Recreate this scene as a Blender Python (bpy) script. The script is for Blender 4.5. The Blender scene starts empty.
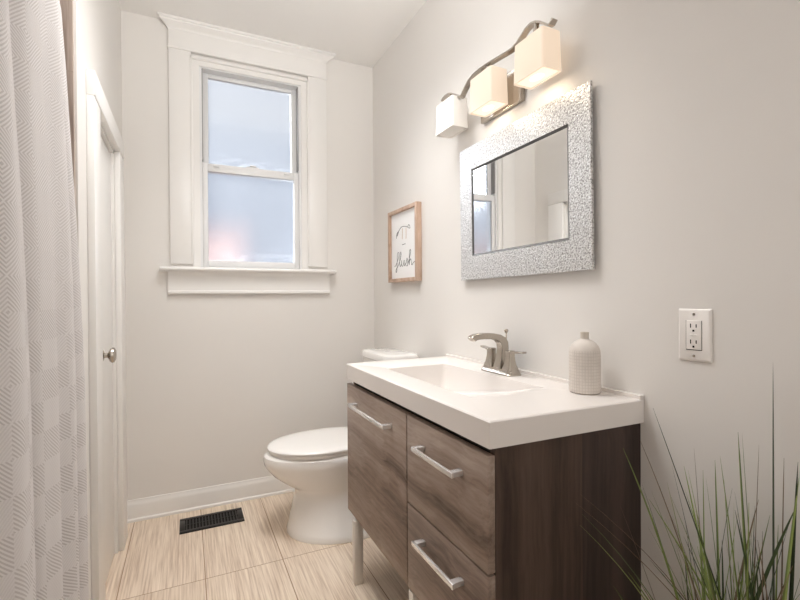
import bpy, bmesh, math, random
from mathutils import Vector, Matrix
random.seed(7)
S = bpy.context.scene
COL = S.collection

# ------------------------------------------------------------------ camera
YAW, PITCH, ROLL, FPX = 0.4440072, -0.0060810, -0.0066293, 448.10
fwd = Vector((math.sin(YAW) * math.cos(PITCH), math.cos(YAW) * math.cos(PITCH), math.sin(PITCH)))
rt0 = Vector((math.cos(YAW), -math.sin(YAW), 0))
up0 = rt0.cross(fwd)
rt = rt0 * math.cos(ROLL) + up0 * math.sin(ROLL)
up = -rt0 * math.sin(ROLL) + up0 * math.cos(ROLL)
cam_d = bpy.data.cameras.new('camera')
cam = bpy.data.objects.new('camera', cam_d)
COL.objects.link(cam)
CAM = Vector((-1.0665, -2.6212, 1.1216))
cam.matrix_world = Matrix(((rt.x, up.x, -fwd.x, CAM.x), (rt.y, up.y, -fwd.y, CAM.y), (rt.z, up.z, -fwd.z, CAM.z), (0, 0, 0, 1)))
cam_d.sensor_fit = 'HORIZONTAL'
cam_d.sensor_width = 36.0
cam_d.lens = FPX / 800 * 36.0
cam_d.clip_start = 0.02
S.camera = cam

# ------------------------------------------------------------------ view, world, light
S.view_settings.view_transform = 'Standard'
S.view_settings.look = 'None'
S.view_settings.gamma = 1.0
S.view_settings.use_curve_mapping = False
S.view_settings.exposure = 0.13
try:
    S.cycles.max_bounces = 12
    S.cycles.diffuse_bounces = 8
    S.cycles.transparent_max_bounces = 12
    S.cycles.sample_clamp_indirect = 6
    S.cycles.caustics_reflective = False
    S.cycles.caustics_refractive = False
except Exception:
    pass

W = bpy.data.worlds.new('sky')
S.world = W
W.use_nodes = True
wn, wl = W.node_tree.nodes, W.node_tree.links
bg = wn['Background']
tc = wn.new('ShaderNodeTexCoord')
sep = wn.new('ShaderNodeSeparateXYZ')
ramp = wn.new('ShaderNodeValToRGB')
ramp.color_ramp.elements[0].position = 0.52
ramp.color_ramp.elements[0].color = (0.78, 0.80, 0.83, 1)
ramp.color_ramp.elements[1].position = 0.66
ramp.color_ramp.elements[1].color = (0.43, 0.57, 0.80, 1)
wl.new(tc.outputs['Generated'], sep.inputs[0])
wl.new(sep.outputs['Z'], ramp.inputs[0])
wl.new(ramp.outputs[0], bg.inputs[0])
bg.inputs[1].default_value = 0.8


def area(name, loc, target, sx, sy, power, color, spread=180):
    d = bpy.data.lights.new(name, 'AREA')
    d.shape = 'RECTANGLE'
    d.size, d.size_y, d.energy, d.color = sx, sy, power, color
    d.spread = math.radians(spread)
    o = bpy.data.objects.new(name, d)
    COL.objects.link(o)
    o.location = loc
    o.rotation_euler = (Vector(target) - Vector(loc)).to_track_quat('-Z', 'Y').to_euler()
    return o


area('sky_light', (-2.1, 1.75, 3.0), (-0.70, 0.0, 1.85), 1.6, 1.4, 600, (0.93, 0.96, 1.0))
area('ceiling_fill', (-0.70, -1.95, 1.80), (-0.70, -1.05, 2.56), 0.4, 0.5, 8, (1.0, 0.995, 0.99), 125)  # added fill aimed up to brighten the ceiling, not a real flash
area('overhead_fill', (-0.72, -1.05, 2.52), (-0.72, -1.05, 0.0), 0.6, 0.7, 11, (1.0, 0.988, 0.978), 110)  # added soft fill from above
area('rear_fill', (-0.55, -3.12, 1.75), (-1.0, -0.3, 1.3), 0.8, 1.7, 5.8, (1.0, 0.99, 0.985))  # added fill from behind the camera; the wall there is closed

RW, RH, YF = 1.351, 2.564, -3.25      # room: x -RW..0, y YF..0, z 0..RH


# ------------------------------------------------------------------ materials
def lin(c):
    return tuple(((v / 255) / 12.92 if v / 255 <= 0.04045 else ((v / 255 + 0.055) / 1.055) ** 2.4) for v in c) + (1.0,)


class Mat:
    def __init__(s, name):
        s.m = bpy.data.materials.new(name)
        s.m.use_nodes = True
        s.n, s.l = s.m.node_tree.nodes, s.m.node_tree.links
        s.b = s.n['Principled BSDF']

    def node(s, t, **kw):
        n = s.n.new(t)
        for k, v in kw.items():
            setattr(n, k, v)
        return n

    def link(s, a, b):
        s.l.new(a, b)

    def math(s, op, a, b=None, c=None):
        n = s.node('ShaderNodeMath', operation=op)
        for i, v in enumerate((a, b, c)):
            if v is None:
                continue
            if isinstance(v, (int, float)):
                n.inputs[i].default_value = v
            else:
                s.link(v, n.inputs[i])
        return n.outputs[0]

    def mix(s, f, a, b):
        n = s.node('ShaderNodeMix', data_type='RGBA')
        if isinstance(f, (int, float)):
            n.inputs[0].default_value = f
        else:
            s.link(f, n.inputs[0])
        for i, v in ((6, a), (7, b)):
            if isinstance(v, tuple):
                n.inputs[i].default_value = v
            else:
                s.link(v, n.inputs[i])
        return n.outputs[2]

    def coords(s, scale=(1, 1, 1), kind='Object'):
        t = s.node('ShaderNodeTexCoord')
        mp = s.node('ShaderNodeMapping')
        mp.inputs['Scale'].default_value = scale
        s.link(t.outputs[kind], mp.inputs[0])
        return mp.outputs[0]

    def noise(s, vec, scale, detail=3, rough=0.5):
        n = s.node('ShaderNodeTexNoise')
        n.inputs['Scale'].default_value = scale
        n.inputs['Detail'].default_value = detail
        n.inputs['Roughness'].default_value = rough
        if vec is not None:
            s.link(vec, n.inputs['Vector'])
        return n.outputs[0]

    def ramp(s, f, stops):
        r = s.node('ShaderNodeValToRGB')
        e = r.color_ramp.elements
        while len(e) < len(stops):
            e.new(0.5)
        for el, (p, c) in zip(e, stops):
            el.position, el.color = p, c
        s.link(f, r.inputs[0])
        return r.outputs[0]

    def bump(s, h, strength=0.2, dist=0.002):
        b = s.node('ShaderNodeBump')
        b.inputs['Strength'].default_value = strength
        b.inputs['Distance'].default_value = dist
        s.link(h, b.inputs['Height'])
        s.link(b.outputs[0], s.b.inputs['Normal'])

    def set(s, color=None, rough=None, metal=None, spec=None, coat=None):
        if color is not None:
            s.b.inputs['Base Color'].default_value = color
        if rough is not None:
            s.b.inputs['Roughness'].default_value = rough
        if metal is not None:
            s.b.inputs['Metallic'].default_value = metal
        if spec is not None:
            s.b.inputs['Specular IOR Level'].default_value = spec
        if coat is not None:
            s.b.inputs['Coat Weight'].default_value = coat
        return s


def simple(name, rgb, rough=0.5, metal=0.0, spec=0.5, coat=None, var=0.04, vscale=8.0):
    m = Mat(name).set(rough=rough, metal=metal, spec=spec, coat=coat)
    c = lin(rgb)
    d = tuple(v * (1 - var) for v in c[:3]) + (1.0,)
    f = m.noise(m.coords(), vscale)
    m.link(m.mix(f, d, c), m.b.inputs['Base Color'])
    return m


def paint(name, rgb, rough=0.7):
    m = simple(name, rgb, rough, spec=0.25, var=0.025, vscale=2.5)
    h = m.noise(m.coords(), 220, 2)
    m.bump(h, 0.06, 0.002)
    return m.m


M_WALL = paint('wall_paint', (227, 224, 220))
M_CEIL = paint('ceiling_paint', (233, 231, 228), 0.85)
M_TRIM = simple('trim_paint', (232, 230, 227), 0.32, var=0.015).m
M_VINYL = simple('vinyl_white', (226, 226, 226), 0.35, var=0.01).m
M_TRACK_SHADE = simple('track_shade_grey', (150, 148, 147), 0.6, var=0.05).m  # shade inside the sash tracks, put into the colour
M_DOOR = simple('door_paint', (236, 234, 231), 0.38, var=0.015).m
M_PORC = simple('porcelain', (236, 234, 231), 0.10, spec=0.5, coat=0.4, var=0.01).m
M_SEAT = simple('seat_plastic', (236, 234, 231), 0.22, var=0.01).m
M_TOP = simple('cultured_marble', (231, 226, 222), 0.24, spec=0.45, coat=0.1, var=0.012).m
M_NICKEL = simple('brushed_nickel', (186, 178, 168), 0.24, metal=1.0, var=0.08, vscale=40).m
M_CHROME = simple('chrome', (238, 237, 236), 0.25, metal=0.7, var=0.02).m
M_LEG = simple('leg_metal', (222, 216, 208), 0.35, metal=0.2, var=0.03).m
M_BLACK = simple('black_metal', (30, 27, 25), 0.45, metal=0.3, var=0.15).m
M_DARK = simple('dark_void', (8, 8, 8), 0.9, var=0.1).m
M_PLATE = simple('outlet_plastic', (238, 234, 230), 0.3, var=0.01).m
M_CARD = simple('sign_card', (240, 240, 240), 0.7, var=0.01).m
M_INK = simple('sign_ink', (104, 106, 108), 0.8, var=0.1).m
M_INKTAN = simple('sign_tan_ink', (205, 178, 156), 0.8, var=0.1).m
M_SOIL = simple('soil', (60, 46, 36), 0.95, var=0.4, vscale=60).m
M_POT = simple('pot_ceramic', (220, 216, 210), 0.5, var=0.03).m
M_BOTTLE_NECK = simple('bottle_neck_glaze', (205, 196, 184), 0.5, var=0.05).m


def wood(name, axis, dark, mid, light, grain=28.0, split=None, split_dark=None, wave=0.35):
    m = Mat(name).set(rough=0.5, spec=0.3)
    sc = [grain, grain, grain]
    sc['xyz'.index(axis)] = grain * 0.045
    v = m.coords(tuple(sc))
    warp = m.noise(m.coords((3, 3, 3)), 1.6, 2)
    vm = m.node('ShaderNodeVectorMath', operation='ADD')
    comb = m.node('ShaderNodeCombineXYZ')
    w = m.math('MULTIPLY', warp, wave * grain * 0.25)
    for i in range(3):
        m.link(w, comb.inputs[i])
    m.link(v, vm.inputs[0])
    m.link(comb.outputs[0], vm.inputs[1])
    broad = m.noise(vm.outputs[0], 0.35, 3, 0.55)
    fine = m.noise(vm.outputs[0], 2.6, 4, 0.65)
    f = m.math('ADD', m.math('MULTIPLY', broad, 0.65), m.math('MULTIPLY', fine, 0.35))
    c = m.ramp(f, [(0.33, lin(dark)), (0.5, lin(mid)), (0.68, lin(light))])
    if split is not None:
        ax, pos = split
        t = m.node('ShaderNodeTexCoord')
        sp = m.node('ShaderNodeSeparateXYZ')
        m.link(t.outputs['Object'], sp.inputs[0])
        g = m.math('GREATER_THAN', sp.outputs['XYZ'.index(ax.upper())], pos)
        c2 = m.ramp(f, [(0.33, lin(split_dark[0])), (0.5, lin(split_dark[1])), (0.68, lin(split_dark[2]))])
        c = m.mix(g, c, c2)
    m.link(c, m.b.inputs['Base Color'])
    m.bump(fine, 0.15, 0.001)
    return m.m


M_WOODF = wood('drawer_front_wood', 'y', (90, 75, 66), (140, 122, 110), (172, 156, 144), grain=36, wave=0.22)
M_WOODS_SHADE = wood('shaded_side_wood', 'z', (54, 42, 37), (80, 65, 57), (98, 82, 73), grain=34, wave=0.10,
               split=('x', 0.048), split_dark=((38, 30, 28), (62, 50, 46), (80, 66, 60)))  # near side's shade put into the colour, darker than the fronts
M_FRAMEW = wood('sign_frame_wood', 'z', (150, 122, 102), (184, 156, 136), (206, 182, 164), grain=60)
M_CARC = simple('carcass_dark', (46, 38, 34), 0.7, var=0.2).m


def floor_mat():
    m = Mat('floor_tile').set(rough=0.42, spec=0.35)
    t = m.node('ShaderNodeTexCoord')
    sp = m.node('ShaderNodeSeparateXYZ')
    m.link(t.outputs['Object'], sp.inputs[0])
    X, Y = sp.outputs[0], sp.outputs[1]
    u = m.math('DIVIDE', m.math('ADD', X, 1.0089 + 3.052), 0.3052)
    v = m.math('DIVIDE', m.math('ADD', Y, 0.671 + 6.6), 0.66)
    fu, fv = m.math('FRACT', u), m.math('FRACT', v)
    du = m.math('MULTIPLY', m.math('MINIMUM', fu, m.math('SUBTRACT', 1.0, fu)), 0.3052)
    dv = m.math('MULTIPLY', m.math('MINIMUM', fv, m.math('SUBTRACT', 1.0, fv)), 0.66)
    dmin = m.math('MINIMUM', du, dv)
    grout = m.math('LESS_THAN', dmin, 0.0017)
    ids = m.node('ShaderNodeCombineXYZ')
    m.link(m.math('FLOOR', u), ids.inputs[0])
    m.link(m.math('FLOOR', v), ids.inputs[1])
    wn_ = m.node('ShaderNodeTexWhiteNoise', noise_dimensions='2D')
    m.link(ids.outputs[0], wn_.inputs['Vector'])
    cv = m.node('ShaderNodeCombineXYZ')
    m.link(m.math('MULTIPLY', X, 150.0), cv.inputs[0])
    m.link(m.math('ADD', m.math('MULTIPLY', Y, 4.0), m.math('MULTIPLY', wn_.outputs[0], 40.0)), cv.inputs[1])
    n1 = m.noise(cv.outputs[0], 1.0, 3, 0.6)
    n2 = m.noise(m.coords((22, 1.2, 1)), 1.0, 2)
    f = m.math('ADD', m.math('MULTIPLY', n1, 0.75), m.math('MULTIPLY', n2, 0.25))
    c = m.ramp(f, [(0.36, lin(FLOOR_D)), (0.5, lin(FLOOR_M)), (0.66, lin(FLOOR_L))])
    c = m.mix(m.math('MULTIPLY', wn_.outputs[0], 0.18), c, lin(FLOOR_D))
    c = m.mix(grout, c, lin((150, 122, 96)))
    m.link(c, m.b.inputs['Base Color'])
    h = m.math('MINIMUM', m.math('MULTIPLY', dmin, 400.0), 1.0)
    m.bump(m.math('ADD', h, m.math('MULTIPLY', n1, 0.25)), 0.25, 0.0015)
    return m.m


FLOOR_D, FLOOR_M, FLOOR_L = (188, 167, 147), (217, 200, 181), (235, 221, 203)
M_FLOOR = floor_mat()


def alcove_tile():
    m = Mat('alcove_tile').set(rough=0.3, spec=0.4)
    v = m.coords((60, 60, 2.5))
    n = m.noise(v, 1.0, 4, 0.6)
    c = m.ramp(n, [(0.35, lin((160, 143, 132))), (0.52, lin((190, 173, 161))), (0.68, lin((208, 193, 181)))])
    t = m.node('ShaderNodeTexCoord')
    sp = m.node('ShaderNodeSeparateXYZ')
    m.link(t.outputs['Object'], sp.inputs[0])
    fz = m.math('FRACT', m.math('DIVIDE', m.math('SUBTRACT', sp.outputs[2], -0.022), 0.60))
    g = m.math('LESS_THAN', m.math('MINIMUM', fz, m.math('SUBTRACT', 1.0, fz)), 0.003)
    c = m.mix(g, c, lin((176, 162, 150)))
    m.link(c, m.b.inputs['Base Color'])
    return m.m


M_ATILE = alcove_tile()


def curtain_mat():
    m = Mat('woven_curtain').set(rough=0.9, spec=0.1)
    t = m.node('ShaderNodeUVMap')
    sp = m.node('ShaderNodeSeparateXYZ')
    m.link(t.outputs[0], sp.inputs[0])
    U, V = sp.outputs[0], sp.outputs[1]            # metres along the cloth, metres up
    pu = m.math('PINGPONG', U, 0.068)
    pv = m.math('PINGPONG', V, 0.058)
    d = m.math('ADD', pu, pv)
    st = m.math('FRACT', m.math('DIVIDE', d, 0.0074))
    s1 = m.math('GREATER_THAN', st, 0.52)
    # woven grain
    n = m.noise(m.coords((500, 500, 500)), 1.0, 2)
    fade = m.noise(m.coords((5, 5, 3)), 1.0, 2)
    amt = m.math('MULTIPLY', s1, m.math('ADD', 0.55, m.math('MULTIPLY', fade, 0.7)))
    fu = m.math('GREATER_THAN', m.math('FRACT', m.math('DIVIDE', U, 0.136)), 0.5)
    fv = m.math('GREATER_THAN', m.math('FRACT', m.math('DIVIDE', V, 0.116)), 0.5)
    same = m.math('ABSOLUTE', m.math('SUBTRACT', fu, fv))
    low = m.math('MINIMUM', 1.0, m.math('MAXIMUM', 0.0, m.math('DIVIDE', m.math('SUBTRACT', 1.30, V), 0.45)))
    sheen_ = m.math('SUBTRACT', m.math('MULTIPLY', same, 0.50), 0.42)  # weave sheen painted in: alternate lower blocks lose stripe contrast
    amt = m.math('MULTIPLY', amt, m.math('ADD', 0.62, m.math('MULTIPLY', low, sheen_)))
    c = m.mix(amt, lin((223, 220, 219)), lin((178, 171, 169)))
    c = m.mix(m.math('MULTIPLY', n, 0.18), c, lin((176, 170, 167)))
    m.link(c, m.b.inputs['Base Color'])
    m.bump(m.math('ADD', m.math('MULTIPLY', s1, -0.6), n), 0.3, 0.0012)
    return m.m


M_CURT = curtain_mat()


def mirror_mat():
    m = Mat('mirror_silver').set(color=(0.94, 0.945, 0.945, 1), rough=0.015, metal=1.0)
    return m.m


def hammered_mat():
    m = Mat('crackled_silver').set(rough=0.28, metal=0.55)
    v = m.node('ShaderNodeTexVoronoi')
    v.inputs['Scale'].default_value = 190
    m.link(m.coords(), v.inputs['Vector'])
    n = m.noise(m.coords(), 185, 2, 0.6)
    sp = m.ramp(n, [(0.38, lin((140, 138, 136))), (0.50, lin((206, 205, 203))), (0.70, lin((228, 228, 227)))])
    m.link(sp, m.b.inputs['Base Color'])
    h = m.math('ADD', v.outputs['Distance'], m.math('MULTIPLY', n, 0.8))
    m.bump(h, 0.45, 0.0025)
    return m.m


M_MIRROR, M_HAMMER = mirror_mat(), hammered_mat()
M_BEVEL = simple('mirror_bevel_edge', (96, 95, 93), 0.45, metal=0.5, var=0.05).m


def pane_mat():
    m = Mat('obscured_glass')
    g = m.node('ShaderNodeBsdfRefraction')
    g.inputs['Roughness'].default_value = 0.27
    g.inputs['IOR'].default_value = 1.45
    g.inputs['Color'].default_value = (0.97, 0.98, 1, 1)
    t = m.node('ShaderNodeBsdfTransparent')
    t.inputs[0].default_value = (0.97, 0.98, 1, 1)
    tr = m.node('ShaderNodeBsdfTranslucent')
    tr.inputs[0].default_value = (0.95, 0.95, 0.95, 1)
    gl = m.node('ShaderNodeBsdfGlossy')
    gl.inputs['Roughness'].default_value = 0.45
    a = m.node('ShaderNodeMixShader')
    a.inputs[0].default_value = 0.78
    b = m.node('ShaderNodeMixShader')
    b.inputs[0].default_value = 0.025
    k = m.node('ShaderNodeMixShader')
    # residue and drops of condensation low on the pane
    sp = m.node('ShaderNodeSeparateXYZ')
    tcn = m.node('ShaderNodeTexCoord')
    m.link(tcn.outputs['Generated'], sp.inputs[0])
    nz = m.noise(m.coords((14, 1, 40)), 1.0, 5, 0.7)
    low = m.math('SUBTRACT', 1.0, m.math('MULTIPLY', sp.outputs[2], 6.0))
    k1 = m.math('MULTIPLY', m.math('MAXIMUM', low, 0.0), m.math('GREATER_THAN', nz, 0.5))
    m.link(m.math('ADD', 0.02, m.math('MULTIPLY', k1, 0.06)), k.inputs[0])
    m.link(t.outputs[0], a.inputs[1])
    m.link(g.outputs[0], a.inputs[2])
    m.link(a.outputs[0], k.inputs[1])
    m.link(tr.outputs[0], k.inputs[2])
    m.link(k.outputs[0], b.inputs[1])
    m.link(gl.outputs[0], b.inputs[2])
    m.link(b.outputs[0], m.n['Material Output'].inputs[0])
    return m.m


M_PANE = pane_mat()


def shade_mat(name, rgb, strength):
    m = Mat(name).set(color=lin((240, 236, 230)), rough=0.35)
    if strength:
        m.set(color=lin((150, 145, 138)))
        m.b.inputs['Emission Color'].default_value = lin(rgb)
        m.b.inputs['Emission Strength'].default_value = strength
    return m.m


M_SHADE_ON = shade_mat('lit_opal_glass', (255, 226, 196), 0.62)
M_BULB = shade_mat('lit_diffuser', (255, 242, 220), 0.85)
M_HOT = shade_mat('lit_bulb', (255, 250, 240), 1.6)
M_SHADE_OFF = shade_mat('unlit_opal_glass', (0, 0, 0), 0)


def blade_mat(name, a, b):
    m = Mat(name).set(rough=0.5, spec=0.3)
    r = m.node('ShaderNodeNewGeometry')
    c = m.mix(r.outputs['Random Per Island'], lin(a), lin(b))
    m.link(c, m.b.inputs['Base Color'])
    return m.m


M_BLADE = blade_mat('grass_blade', (58, 74, 40), (150, 166, 96))
M_BLADED = blade_mat('dark_grass_blade', (34, 44, 28), (66, 82, 46))
M_DRY = blade_mat('dry_stalk', (92, 74, 60), (140, 122, 98))


def bottle_mat():
    m = Mat('ribbed_ceramic').set(rough=0.55, spec=0.3)
    n = m.noise(m.coords(), 60, 3)
    t = m.node('ShaderNodeTexCoord')
    sp = m.node('ShaderNodeSeparateXYZ')
    m.link(t.outputs['Object'], sp.inputs[0])
    ang = m.math('ARCTAN2', sp.outputs[1], sp.outputs[0])
    ga = m.math('LESS_THAN', m.math('FRACT', m.math('MULTIPLY', ang, 34 / (2 * math.pi))), 0.26)
    gz = m.math('LESS_THAN', m.math('FRACT', m.math('DIVIDE', sp.outputs[2], 0.0085)), 0.22)
    g = m.math('MULTIPLY', m.math('MAXIMUM', ga, gz), m.math('LESS_THAN', sp.outputs[2], 0.118))
    c = m.mix(n, lin((206, 198, 190)), lin((220, 213, 206)))
    m.link(m.mix(m.math('MULTIPLY', g, 0.28), c, lin((160, 150, 142))), m.b.inputs['Base Color'])
    return m.m


M_BOTTLE = bottle_mat()


def brick_mat():
    m = Mat('red_brick').set(rough=0.9)
    b = m.node('ShaderNodeTexBrick')
    b.inputs['Scale'].default_value = 5.0
    b.inputs['Color1'].default_value = lin((196, 172, 168))
    b.inputs['Color2'].default_value = lin((196, 162, 156))
    b.inputs['Mortar'].default_value = lin((206, 186, 180))
    mp = m.coords((1, 1, 1))
    rot = m.node('ShaderNodeVectorRotate', rotation_type='X_AXIS')
    rot.inputs['Angle'].default_value = math.pi / 2
    m.link(mp, rot.inputs['Vector'])
    m.link(rot.outputs[0], b.inputs['Vector'])
    m.link(b.outputs[0], m.b.inputs['Base Color'])
    return m.m


M_BRICK = brick_mat()
M_SIDING = simple('pale_siding', (214, 221, 230), 0.8, var=0.05).m


# ------------------------------------------------------------------ mesh helpers
class MB:
    """Collects shapes given in world coordinates; build() links them as one mesh object."""

    def __init__(s):
        s.bm = bmesh.new()

    def box(s, x0, x1, y0, y1, z0, z1, bev=0.0, seg=2):
        b = bmesh.new()
        bmesh.ops.create_cube(b, size=1.0)
        for v in b.verts:
            v.co = Vector(((x0 + x1) / 2 + v.co.x * (x1 - x0), (y0 + y1) / 2 + v.co.y * (y1 - y0), (z0 + z1) / 2 + v.co.z * (z1 - z0)))
        if bev:
            bmesh.ops.bevel(b, geom=list(b.edges), offset=bev, segments=seg, profile=0.5, affect='EDGES', clamp_overlap=True)
        s.merge(b)
        return s

    def merge(s, b, mat=None):
        if mat is not None:
            b.transform(mat)
        me = bpy.data.meshes.new('tmp')
        b.to_mesh(me)
        b.free()
        s.bm.from_mesh(me)
        bpy.data.meshes.remove(me)

    def loft(s, rings, cap=True, closed=True):
        vs = [[s.bm.verts.new(p) for p in r] for r in rings]
        n = len(rings[0])
        for a, b in zip(vs[:-1], vs[1:]):
            for i in range(n if closed else n - 1):
                j = (i + 1) % n
                s.bm.faces.new((a[i], a[j], b[j], b[i]))
        if cap:
            s.bm.faces.new(list(reversed(vs[0])))
            s.bm.faces.new(vs[-1])
        return s

    def lathe(s, cx, cy, prof, n=32, axis='z', ribs=0, rib_d=0.0):
        rings = []
        for r, h in prof:
            ring = []
            for i in range(n):
                a = 2 * math.pi * i / n
                rr = r * (1 + rib_d * math.cos(ribs * a)) if ribs else r
                ring.append((cx + rr * math.cos(a), cy + rr * math.sin(a), h))
            rings.append(ring)
        return s.loft(rings)

    def tube(s, pts, rad, n=10, cap=True):
        pts = [Vector(p) for p in pts]
        rad = rad if isinstance(rad, (list, tuple)) else [rad] * len(pts)
        rings = []
        ref = None
        for i, p in enumerate(pts):
            t = (pts[min(i + 1, len(pts) - 1)] - pts[max(i - 1, 0)]).normalized()
            if ref is None:
                ref = t.orthogonal().normalized()
            ref = (ref - t * ref.dot(t)).normalized()
            b = t.cross(ref)
            rings.append([p + ref * rad[i] * math.cos(2 * math.pi * k / n) + b * rad[i] * math.sin(2 * math.pi * k / n) for k in range(n)])
        return s.loft(rings, cap)

    def sweep_rect(s, pts, wdir, w, t):
        """flat strip: pts centre line, wdir constant width direction, w width, t thickness"""
        pts = [Vector(p) for p in pts]
        wd = Vector(wdir).normalized()
        rings = []
        for i, p in enumerate(pts):
            tg = (pts[min(i + 1, len(pts) - 1)] - pts[max(i - 1, 0)]).normalized()
            nn = tg.cross(wd).normalized()
            rings.append([p + wd * w / 2 + nn * t / 2, p - wd * w / 2 + nn * t / 2, p - wd * w / 2 - nn * t / 2, p + wd * w / 2 - nn * t / 2])
        return s.loft(rings)

    def profile(s, prof, a, b, fn):
        """extrude a closed 2-D profile between a and b; fn(p, q, t) gives the point"""
        return s.loft([[fn(p, q, a) for p, q in prof], [fn(p, q, b) for p, q in prof]])

    def build(s, name, mat, parent=None, base=None, smooth=True, bevel=0.0, subsurf=0, solid=0.0):
        o_base = Vector(base) if base is not None else (parent_base(parent) if parent else Vector((0, 0, 0)))
        bmesh.ops.recalc_face_normals(s.bm, faces=s.bm.faces)
        s.bm.transform(Matrix.Translation(-o_base))
        me = bpy.data.meshes.new(name)
        s.bm.to_mesh(me)
        s.bm.free()
        me.materials.append(mat)
        o = bpy.data.objects.new(name, me)
        COL.objects.link(o)
        if parent is not None:
            o.parent = parent
            o['_b'] = list(o_base)
        else:
            o.location = o_base
            o['_b'] = list(o_base)
        if solid:
            md = o.modifiers.new('solid', 'SOLIDIFY')
            md.thickness = solid
            md.offset = 0
        if bevel:
            md = o.modifiers.new('bevel', 'BEVEL')
            md.width, md.segments, md.limit_method, md.angle_limit = bevel, 3, 'ANGLE', math.radians(35)
        if subsurf:
            md = o.modifiers.new('sub', 'SUBSURF')
            md.levels = md.render_levels = subsurf
        if smooth:
            for p in me.polygons:
                p.use_smooth = True
            try:
                me.set_sharp_from_angle(angle=math.radians(35))
            except Exception:
                pass
        return o


def parent_base(p):
    return Vector(p['_b'])


def thing(name, label, cat, loc, group=None):
    o = bpy.data.objects.new(name, None)
    o.empty_display_size = 0.05
    COL.objects.link(o)
    o.location = loc
    o['_b'] = list(loc)
    o['label'] = label
    o['category'] = cat
    if group:
        o['group'] = group
    return o


def tag(o, label, cat):
    o['label'] = label
    o['category'] = cat
    return o


def structure(o, label=None):
    o['kind'] = 'structure'
    if label:
        o['label'] = label
    return o


def struct_root(name, loc=(0, 0, 0)):
    o = bpy.data.objects.new(name, None)
    COL.objects.link(o)
    o.location = loc
    o['_b'] = list(loc)
    o['kind'] = 'structure'
    return o


def rrect(cx, cy, hx, hy, r, z, n=6, power=None):
    pts = []
    for qx, qy, a0 in ((1, 1, 0), (-1, 1, 90), (-1, -1, 180), (1, -1, 270)):
        for k in range(n + 1):
            a = math.radians(a0 + 90 * k / n)
            pts.append((cx + qx * (hx - r) + r * math.cos(a), cy + qy * (hy - r) + r * math.sin(a), z))
    return pts


# ------------------------------------------------------------------ room shell
T = 0.12
structure(MB().box(-2.25, 0.12, YF - T, 0.12, -0.08, 0.0).build('floor', M_FLOOR, base=(0, 0, 0), smooth=False))
structure(MB().box(-2.25, 0.12, YF - T, 0.12, RH, RH + 0.1).build('ceiling', M_CEIL, base=(0, 0, RH), smooth=False))
structure(MB().box(0.0, T, YF - T, 0.12, 0, RH).build('wall_right', M_WALL, base=(0, 0, 0), smooth=False))
WX0, WX1, WZ0, WZ1 = -1.000, -0.452, 1.270, 2.372      # rough opening of the window
structure(MB().box(-RW - T, WX0, 0, T, 0, RH).box(WX1, 0, 0, T, 0, RH).box(WX0, WX1, 0, T, 0, WZ0).box(WX0, WX1, 0, T, WZ1, RH)
          .build('wall_back', M_WALL, base=(0, 0, 0), smooth=False))
DY0, DY1, DZ = -0.785, -0.290, 1.775                      # closet door opening in the left wall
AY = -1.035                                               # where the left wall ends and the tub alcove begins
structure(MB().box(-RW - T, -RW, AY, DY0, 0, RH).box(-RW - T, -RW, DY1, 0, 0, RH).box(-RW - T, -RW, DY0, DY1, DZ, RH)
          .build('wall_left', M_WALL, base=(0, 0, 0), smooth=False))
structure(MB().box(-RW - T, -RW, YF, -2.66, 0, RH).build('wall_left_front', M_WALL, base=(-RW, YF, 0), smooth=False))
structure(MB().box(-2.25, 0.0, YF - T, YF, 0, RH).build('wall_front', M_WALL, base=(0, YF, 0), smooth=False))
structure(MB().box(-2.25, -RW - 0.006, AY - 0.012, AY, 0, RH).box(-2.25, -2.13, -2.66, AY, 0, RH).box(-2.25, -RW - 0.006, -2.66, -2.648, 0, RH)
          .build('wall_alcove', M_ATILE, base=(0, 0, 0), smooth=False))

# baseboards
prof = [(0, 0), (0.018, 0), (0.018, 0.012), (0.013, 0.018), (0.013, 0.078), (0.010, 0.090), (0.006, 0.099), (0.005, 0.108), (0, 0.108)]
structure(MB().profile(prof, -RW, 0.0, lambda p, q, t: (t, -p, q)).build('baseboard_back', M_TRIM, base=(0, 0, 0)))
structure(MB().profile(prof, YF, -0.019, lambda p, q, t: (-p, t, q)).build('baseboard_right', M_TRIM, base=(0, 0, 0)))

# ------------------------------------------------------------------ window
win = struct_root('window_1', (-0.726, 0, 1.30))
CX0, CX1 = -1.142, -0.306
for x0, x1 in ((CX0, -1.036), (-0.416, CX1)):
    MB().box(x0, x1, -0.020, 0, 1.305, 2.425, 0.002).build('casing', M_TRIM, win)
MB().box(-1.043, -1.030, -0.0225, 0, 1.305, 2.40, 0.003).box(-0.422, -0.409, -0.0225, 0, 1.305, 2.40, 0.003) \
    .box(-1.043, -0.409, -0.0225, 0, 2.388, 2.402, 0.003).build('casing_bead', M_TRIM, win)
MB().box(CX0, CX1, -0.022, 0, 2.425, 2.54, 0.002).box(CX0 - 0.004, CX1 + 0.004, -0.027, 0, 2.418, 2.428, 0.003).build('frieze', M_TRIM, win)
cp = [(0, 2.518), (0.024, 2.518), (0.027, 2.524), (0.032, 2.529), (0.044, 2.535), (0.056, 2.543), (0.058, 2.549), (0.066, 2.551), (0.066, 2.563), (0, 2.563)]
mb = MB()
rings = []
for sx, xe in ((-1, CX0), (1, CX1)):
    rings.append([(xe + sx * max(p - 0.020, 0.0), -p, q) for p, q in cp])
mb.loft(rings)
mb.build('crown', M_TRIM, win)
sp_ = [(0, 1.262), (0.045, 1.262), (0.058, 1.268), (0.062, 1.276), (0.058, 1.284), (0.050, 1.288), (0, 1.288)]
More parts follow.
